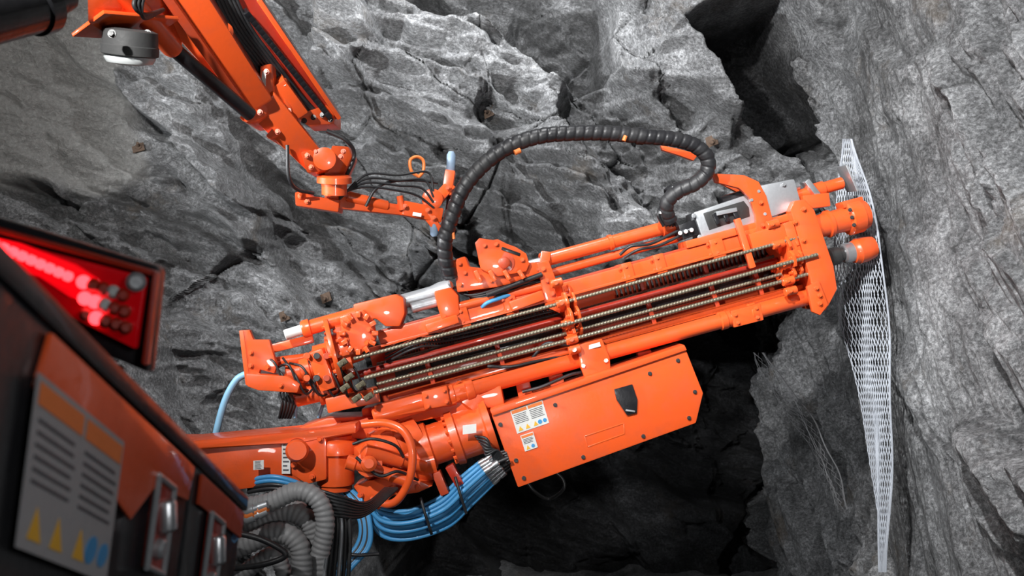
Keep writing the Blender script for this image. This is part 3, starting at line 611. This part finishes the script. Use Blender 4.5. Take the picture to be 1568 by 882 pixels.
# ================================================================== mesh-handling arm (upper left)
def A(x,y,d=0): return U(x,y,4.9+ (x-150)*0.0036 + 0.0008*y - d)
PAR=empty('mesh_handling_arm',A(400,150))
beam('outer_beam',A(235,-60,0),A(392,150,0),0.31,0.25,ORANGE,h2=0.18,bev=0.025)
beam('outer_beam_edge',A(218,-60,0.1),A(372,158,0.1),0.05,0.1,ORANGE_D,bev=0.01)
lathe('beam_boss',A(343,48,.2),A(343,48,0.0),[(0,.03),(.1,.05),(1,.05)],ORANGE)
quad('beam_label',A(404,122,.115),Vector((0.012,0,0)),Vector((0,0,0.05)),WHITE)
cyl('side_cylinder',A(262,72,0.14),A(384,176,0.14),0.04,BLACKP)
lathe('side_cylinder_body',A(170,-30,0.14),A(268,78,0.14),[(0,.04),(.02,.055),(.95,.055),(1,.045)],ORANGE)
prism('beam_collar',[A(398,100,.1),A(416,96,.1),A(420,150,.1),A(408,178,.1),A(380,190,.1),A(364,180,.1),A(384,160,.1),A(398,140,.1)],Y1*0.3,ORANGE,0.016)
prism('beam_collar_b',[A(428,120,.08),A(438,118,.08),A(450,160,.08),A(440,200,.08),A(414,214,.08),A(405,208,.08),A(428,185,.08),A(436,160,.08)],Y1*0.28,ORANGE,0.014)
bolts('collar_bolts',[A(408,110,.11),A(410,150,.11),A(398,172,.11),A(378,182,.11),A(436,130,.09),A(442,170,.09),A(425,202,.09)],FR,0.012,0.018,ORANGE)
beam('inner_beam',A(395,150,0),A(482,245,0),0.20,0.18,ORANGE,h2=0.15,bev=0.016)
beam('inner_beam_cover',A(418,120,-.02),A(455,170,-.02),0.12,0.2,ORANGE,bev=0.01)
beam('cable_chain_tray',A(352,-40,-0.1),A(506,178,-0.1),0.15,0.16,REDP,h2=0.13,bev=0.014)
beam('cable_chain_tray_lip',A(392,-10,-0.06),A(515,172,-0.06),0.03,0.22,ORANGE,bev=0.008)
for i in range(24):
    t=i/23; x=378+t*122; y=20+t*153
    beam('chain_link_%d'%i,A(x-3,y-3,0.03),A(x+4,y+5,0.03),0.035,0.06,BLACKP,bev=0.004)
for i in range(7): sweep('arm_hose_%d'%i,[A(312+i*6,-30,.0),A(346+i*6,40,.02),A(382+i*6,90,0.02),A(428+i*6,150,.0),A(474+i*5,190,-.02)],0.013,BLACK)
prism('tray_end_plate',[A(452,176,.02),A(500,160,.02),A(512,172,.02),A(512,190,.02),A(470,192,.02)],Y1*0.25,ORANGE,0.01)
bolts('tray_bolts',[A(466,185,.03),A(480,180,.03),A(494,176,.03),A(506,183,.03)],FR,0.012,0.02,STEELD)
prism('wrist_yoke',[A(460,232,.12),A(500,225,.12),A(508,245,.12),A(498,262,.12),A(470,265,.12)],Y1*0.28,ORANGE,0.012)
lathe('wrist_pivot',A(497,243,.18),A(497,243,-.2),[(0,.04),(.02,.07),(1,.07)],ORANGE,28)
prism('wrist_link',[A(508,222,.05),A(534,224,.05),A(540,240,.05),A(528,268,.05),A(515,288,.05),A(490,285,.05),A(498,262,.05)],Y1*0.22,ORANGE,0.014)
lathe('wrist_drum',A(512,268,0.1),A(512,298,0.1),[(0,.09),(.1,.11),(.4,.11),(.45,.08),(1,.08)],ORANGE,28)
bolts('wrist_bolts',[A(x,y,.125) for x,y in ((470,238),(484,232),(476,256),(522,240),(526,232))],FR,0.012,0.018,ORANGE)
sweep('wrist_hose_a',[A(440,222,.1),A(442,270,.12),A(455,290,.1),A(480,296,.1)],0.011,BLACK)
sweep('wrist_hose_b',[A(500,200,.02),A(530,215,.1),A(542,240,.08),A(520,290,.1)],0.013,BLACK)
def H(x,y,d=0): return U(x,y,6.3+(x-450)*0.0022-d)
prism('arm_end_block',[H(451,294,.1),H(470,292,.1),H(474,300,.1),H(520,305,.1),H(518,325,.1),H(452,315,.1)],Y1*0.18,ORANGE,0.012)
beam('gripper_arm',H(500,308,0),H(612,322,0),0.085,0.12,ORANGE,h2=0.07,bev=0.012)
lathe('arm_cylinder',H(530,300,.06),H(650,330,.02),[(0,.03),(.02,.036),(.5,.036),(.52,.026),(1,.026)],ORANGE)
beam('gripper_box',H(612,318,.02),H(672,330,.02),0.10,0.14,ORANGE,bev=0.012)
quad('gripper_label',H(636,328,.10),Vector((0.04,0,-0.006)),Vector((0.002,0,0.012)),WHITE)
lathe('gripper_joint',H(662,305,.1),H(662,305,-.1),[(0,.05),(.05,.07),(1,.07)],ORANGE)
beam('gripper_lever',H(655,322,.03),H(690,284,.03),0.075,0.1,ORANGE,bev=0.012)
beam('gripper_lever_b',H(684,300,.03),H(690,262,.03),0.07,0.1,ORANGE,bev=0.01)
beam('gripper_jaw',H(650,325,.05),H(672,352,.05),0.06,0.08,ORANGE,bev=0.01)
lathe('gripper_pad_upper',H(690,268,.03),H(691,232,.03),[(0,.02),(.1,.030),(.85,.030),(1,.018)],GLUE,20)
lathe('gripper_pad_mid',H(691,300,.03),H(688,328,.03),[(0,.02),(.1,.030),(.85,.030),(1,.018)],GLUE,20)
lathe('gripper_pad_lower',H(663,338,.06),H(666,362,.06),[(0,.02),(.1,.030),(.85,.030),(1,.018)],GLUE,20)
sweep('orange_hose_ring',[H(640,270,.02),H(630,262,.02),H(628,246,.02),H(638,240,.02),H(648,246,.02),H(648,262,.02),H(640,272,.02)],0.011,LORG)
for i in range(4): sweep('gripper_hose_%d'%i,[H(520,296+i*3,.1),H(560,286-i*6,.12),H(610,292-i*8,.12),H(640+i*5,300-i*12,.1),H(664,318-i*8,.1)],0.008,BLACK)
sweep('gripper_hose_loop',[H(560,316,.1),H(575,290,.12),H(600,278,.1),H(640,276,.1),H(670,280,.08)],0.010,BLACK)
bolts('gripper_bolts',[H(x,y,.105) for x,y in ((460,300),(470,308),(620,316),(655,322),(664,334),(686,288))],FR,0.012,0.018,ORANGE)
cyl('gripper_pin',H(612,300,.08),H(616,322,.08),0.022,ORANGE)
lathe('lift_cylinder_body',U(-60,40,3.0),U(72,8,3.3),[(0,.08),(.8,.08),(.82,.09),(.97,.09),(1,.06)],BLACKP,36)
lathe('lift_cylinder_eye',U(66,10,3.3),U(100,-6,3.4),[(0,.05),(.3,.055),(1,.05)],BLACKP,24)
PAR=empty('work_lamp',A(190,50))
prism('lamp_bracket',[A(133,-20,.15),A(240,-20,.15),A(245,10,.15),A(262,55,.15),A(248,62,.15),A(232,28,.15),A(160,30,.15),A(134,36,.15)],Y1*0.2,ORANGE,0.014)
beam('lamp_bracket_foot',A(134,36,.1),A(250,44,.1),0.02,0.25,ORANGE,bev=0.006)
lathe('lamp_housing',A(200,44,.22),A(199,86,.22),[(0,.10),(.08,.128),(.3,.130),(.6,.132),(.63,.136),(.95,.136),(1,.12)],DGREY,36)
lathe('lamp_lens',A(199,85,.22),A(199,99,.22),[(0,.12),(.3,.122),(.8,.11),(1,.07)],GLASS,36)
bolts('lamp_bolts',[A(172,52,.34),A(226,52,.34)],FR,0.014,0.02,STEELD)
for i in range(3): sweep('lamp_cable_%d'%i,[A(215+i*6,-20,.3),A(205+i*6,8,.34),A(222,22+i*3,.32),A(250,15,.2)],0.010,BLACK)
# ================================================================== foreground carrier cabinet
PAR=empty('carrier_side_cabinet',U(120,650,1.9))
Pa=U(0,405,1.3); Pc=U(375,772,2.7); av=(Pc-Pa); LA=av.length; av=av.normalized(); dv=Vector((-0.13,0,-1)).normalized()
fn=av.cross(dv)
if fn.x<0: fn=-fn
fn.normalize()
def K(u,v,o=0): return Pa+av*u+dv*v+fn*o
U1=(U(285,662,2.25)-Pa).dot(av)
prism('cabinet_shell',[K(-0.6,0.0),K(U1-0.02,0.0),K(U1-0.02,3.6),K(-0.6,4.3)],-fn*0.9,BLACKP,0.02)
prism('cabinet_shell_rear',[K(U1,0.0),K(LA,0.0),K(LA,3.35),K(U1,3.6)],-fn*0.8,BLACKP,0.02)
prism('upper_orange_panel',[K(0.16,0.03,.002),K(U1-0.04,0.03,.002),K(U1-0.06,0.11,.002),K(0.72,0.13,.002),K(0.60,0.22,.002),K(0.13,0.12,.002)],fn*0.01,ORANGE,0.004)
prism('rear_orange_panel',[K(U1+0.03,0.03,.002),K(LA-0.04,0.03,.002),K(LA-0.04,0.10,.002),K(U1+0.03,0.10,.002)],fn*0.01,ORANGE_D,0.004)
prism('cabinet_top_edge',[K(-0.6,-0.02,.01),K(LA,-0.02,.01),K(LA,0.02,.01),K(-0.6,0.02,.01)],-fn*0.1,BLACKP,0.008)
LAB=paint('placard_grey',(0.30,0.30,0.31),0.5,0,0.2)
label('safety_placard',K(0.31,0.225,.014),av*0.19,-dv*0.125,0,bg=LAB)
def latch(nm,u,v,w,h):
    quad(nm+'_plate',K(u,v,.006),av*w,dv*h,REDP,0.006)
    for a,b_ in ((K(u-w,v-h,.016),K(u+w,v-h,.016)),(K(u+w,v-h,.016),K(u+w,v+h,.016)),(K(u+w,v+h,.016),K(u-w,v+h,.016)),(K(u-w,v+h,.016),K(u-w,v-h,.016))):
        sweep(nm+'_rim',[a,b_],0.007,ALU,smooth=False)
    lathe(nm+'_paddle',K(u,v-h*.6,.02),K(u,v+h*.1,.03),[(0,.015),(.1,.02),(.9,.02),(1,.012)],STEEL,16)
    lathe(nm+'_lock',K(u,v+h*.5,.005),K(u,v+h*.5,.03),[(0,.02),(.8,.02),(1,.015)],ALU,20)
latch('latch_front',0.77,0.20,0.055,0.09)
latch('latch_rear',U1+0.19,0.20,0.06,0.10)
PAR=empty('tail_light',U(120,450,1.9))
def T(x,y,d=0): return U(x,y,2.0-d)
prism('light_housing',[T(-80,310),T(243,408),T(240,440),T(226,572),T(150,540),T(-80,420)],Y1*0.05,BLACKP,0.012)
prism('light_red_body',[T(-80,345,.02),T(222,424,.02),T(206,535,.02),T(60,462,.02),T(-80,410,.02)],Y1*0.03,LENS,0.006)
prism('light_band_lens',[T(-80,346,.03),T(30,372,.03),T(115,405,.03),T(150,428,.03),T(150,470,.03),T(105,455,.03),T(60,425,.03),T(-80,385,.03)],Y1*0.02,LENSB,0.005)
prism('light_red_rim',[T(-80,326,.03),T(234,414,.03),T(232,422,.03),T(-80,336,.03)],Y1*0.03,REDP,0.003)
prism('light_red_rim_side',[T(234,414,.03),T(238,418,.03),T(222,560,.03),T(216,556,.03)],Y1*0.03,REDP,0.003)
for i in range(9):
    x=-14+i*14; y=371+i*6.2
    lathe('led_strip_%d'%i,T(x,y,.036),T(x+12,y+5,.036),[(0,.006),(.2,.010),(.8,.010),(1,.006)],LED,12)
for i in range(15):
    x=128+(i%5)*15+(i//5)*2; y=432+(i//5)*25+(i%5)*5
    lathe('led_lens_%d'%i,T(x,y,.03),T(x,y,.045),[(0,.014),(.6,.013),(1,.007)],LED if i in (0,5,6,11) else (GLASS if i%4==3 else REDP),16)
lathe('light_screw',T(208,432,.03),T(208,432,.045),[(0,.02),(.6,.019),(1,.012)],ALU,24)
# ================================================================== wire mesh on wall
def wiremesh(name,left,right,nc,nr,Dl,Dr,r,bulge,mat):
    cu=bpy.data.curves.new(name,'CURVE'); cu.dimensions='3D'; cu.bevel_depth=r; cu.bevel_resolution=1
    def ip(tab,y):
        for (y0,x0),(y1,x1) in zip(tab,tab[1:]):
            if y<=y1:
                t=(y-y0)/(y1-y0); return x0+(x1-x0)*t
        return tab[-1][1]
    def sm(tab,y): return sum(ip(tab,min(tab[-1][0],max(tab[0][0],y+k*12))) for k in range(-3,4))/7
    def pt(u,v):
        y=left[0][0]+(left[-1][0]-left[0][0])*v
        a=U(sm(left,y),y,Dl(v)); b_=U(sm(right,y),y,Dr(v)); p=a.lerp(b_,u)
        p.x-=bulge*(math.sin(u*math.pi*2.3+v*5)*0.6+math.sin(v*19+u*9)*0.3)
        return p
    for c in range(nc+1):
        for sgn in (0,1):
            sp=cu.splines.new('POLY'); sp.points.add(nr)
            for k in range(nr+1):
                uu=min(1,max(0,(c+(0.5 if (k+sgn)%2 else -0.02))/nc)); p=pt(uu,k/nr); p.x+=(0.004 if sgn else -0.004)
                sp.points[k].co=(*p,1)
    for c in (0,1):
        sp=cu.splines.new('POLY'); sp.points.add(nr)
        for k in range(nr+1): sp.points[k].co=(*pt(c,k/nr),1)
    o=col(bpy.data.objects.new(name,cu)); cu.materials.append(mat); return o
L_=[(213,1294),(300,1283),(400,1277),(470,1283),(560,1306),(660,1325),(760,1339),(876,1347)]
R_=[(213,1302),(260,1322),(330,1344),(400,1354),(500,1361),(700,1363),(800,1360),(876,1355)]
wiremesh('wall_wire_mesh',L_,R_,15,64,lambda v:8.05-0.7*v,lambda v:7.35-0.2*v,0.0036,0.022,WIRE)
L2=[(540,1150),(600,1185),(680,1240),(780,1285)]; R2=[(540,1162),(600,1225),(680,1262),(780,1300)]
wiremesh('torn_wire_mesh',L2,R2,4,22,lambda v:9.5,lambda v:8.6,0.0018,0.04,WIRED)
dg=bpy.context.evaluated_depsgraph_get()
bv=BVHTree.FromObject(wall_back,dg)
for i,(x,y) in enumerate(((212,228),(750,172),(500,455),(437,483),(1090,215))):
    hit=bv.ray_cast(Vector((0,0,CZ)),(U(x,y,1)-Vector((0,0,CZ))).normalized())
    if hit[0] is None: continue
    PAR=empty('rusty_anchor_plate' if i==0 else 'rusty_anchor_plate.%03d'%i,hit[0])
    n=(Vector((0,-1,0.2))+hit[1]*0.8).normalized(); u=n.orthogonal().normalized(); w=n.cross(u); c=hit[0]+n*0.01
    s=0.08
    prism('plate',[c+u*s*math.cos(q)+w*s*math.sin(q)*0.8 for q in [0.3+k*math.pi/2 for k in range(4)]],n*0.012,RUST,0.003)
    lathe('bolt_end',c,c+n*0.07,[(0,.03),(.3,.028),(.35,.014),(1,.013)],RUST,12)
# ------------------------------------------------------------------ camera + lights
cam=bpy.data.cameras.new('camera'); cam.lens=35; cam.sensor_width=36
co=col(bpy.data.objects.new('camera',cam)); co.location=(0,0,CZ); co.rotation_euler=(math.pi/2,0,0)
cam.dof.use_dof=True; cam.dof.focus_distance=7.0; cam.dof.aperture_fstop=3.2; cam.clip_start=0.05
scene.camera=co
def spot(name,loc,tgt,e,ang,blend,size,c=(1,1,1)):
    l=bpy.data.lights.new(name,'SPOT'); l.energy=e; l.spot_size=math.radians(ang); l.spot_blend=blend; l.shadow_soft_size=size; l.color=c
    o=col(bpy.data.objects.new(name,l)); o.location=loc; o.rotation_euler=(Vector(tgt)-Vector(loc)).to_track_quat('-Z','Y').to_euler(); return o
spot('work_light_key',(-2.8,0.8,7.0),(0.3,8,5.2),3000,68,0.85,0.10,(1,0.995,0.98))
spot('rake_light_side',(-5.0,4.6,5.2),(0.6,9.3,5.4),2300,75,0.9,0.08,(0.96,0.985,1))  # added unseen lamp, rakes the back wall for relief
spot('rake_light_roof',(0.3,6.2,7.5),(-0.6,9.4,5.0),1150,100,0.9,0.08,(0.98,0.99,1))  # added unseen lamp for wall relief and rim light on the rig
spot('fill_light_left',(-2.2,3.0,6.0),(-4.9,9.0,5.9),1100,52,0.9,0.08,(1,0.99,0.96))  # added unseen fill, brightens the shotcrete at upper left
spot('fill_light_low',(1.0,0.8,3.0),(0.6,7,4.8),230,80,0.9,0.3,(1,1,1))  # added unseen low fill for the rig
spot('fill_light_right',(0.2,3.0,7.0),(3.1,6.3,3.9),1800,82,0.9,0.06,(1,1,1))  # added unseen fill, brightens the right wall
spot('cabinet_fill',(1.4,-0.3,4.9),(-0.9,1.8,3.4),105,60,0.8,0.3,(1,1,1))  # added unseen fill for the foreground cabinet, not a lamp on it
w=bpy.data.worlds.new('world'); scene.world=w; w.use_nodes=True
w.node_tree.nodes['Background'].inputs[0].default_value=(0.8,0.88,1,1); w.node_tree.nodes['Background'].inputs[1].default_value=0.03
scene.view_settings.view_transform='Standard'; scene.view_settings.look='None'; scene.view_settings.exposure=0
print('objects',len(bpy.data.objects))
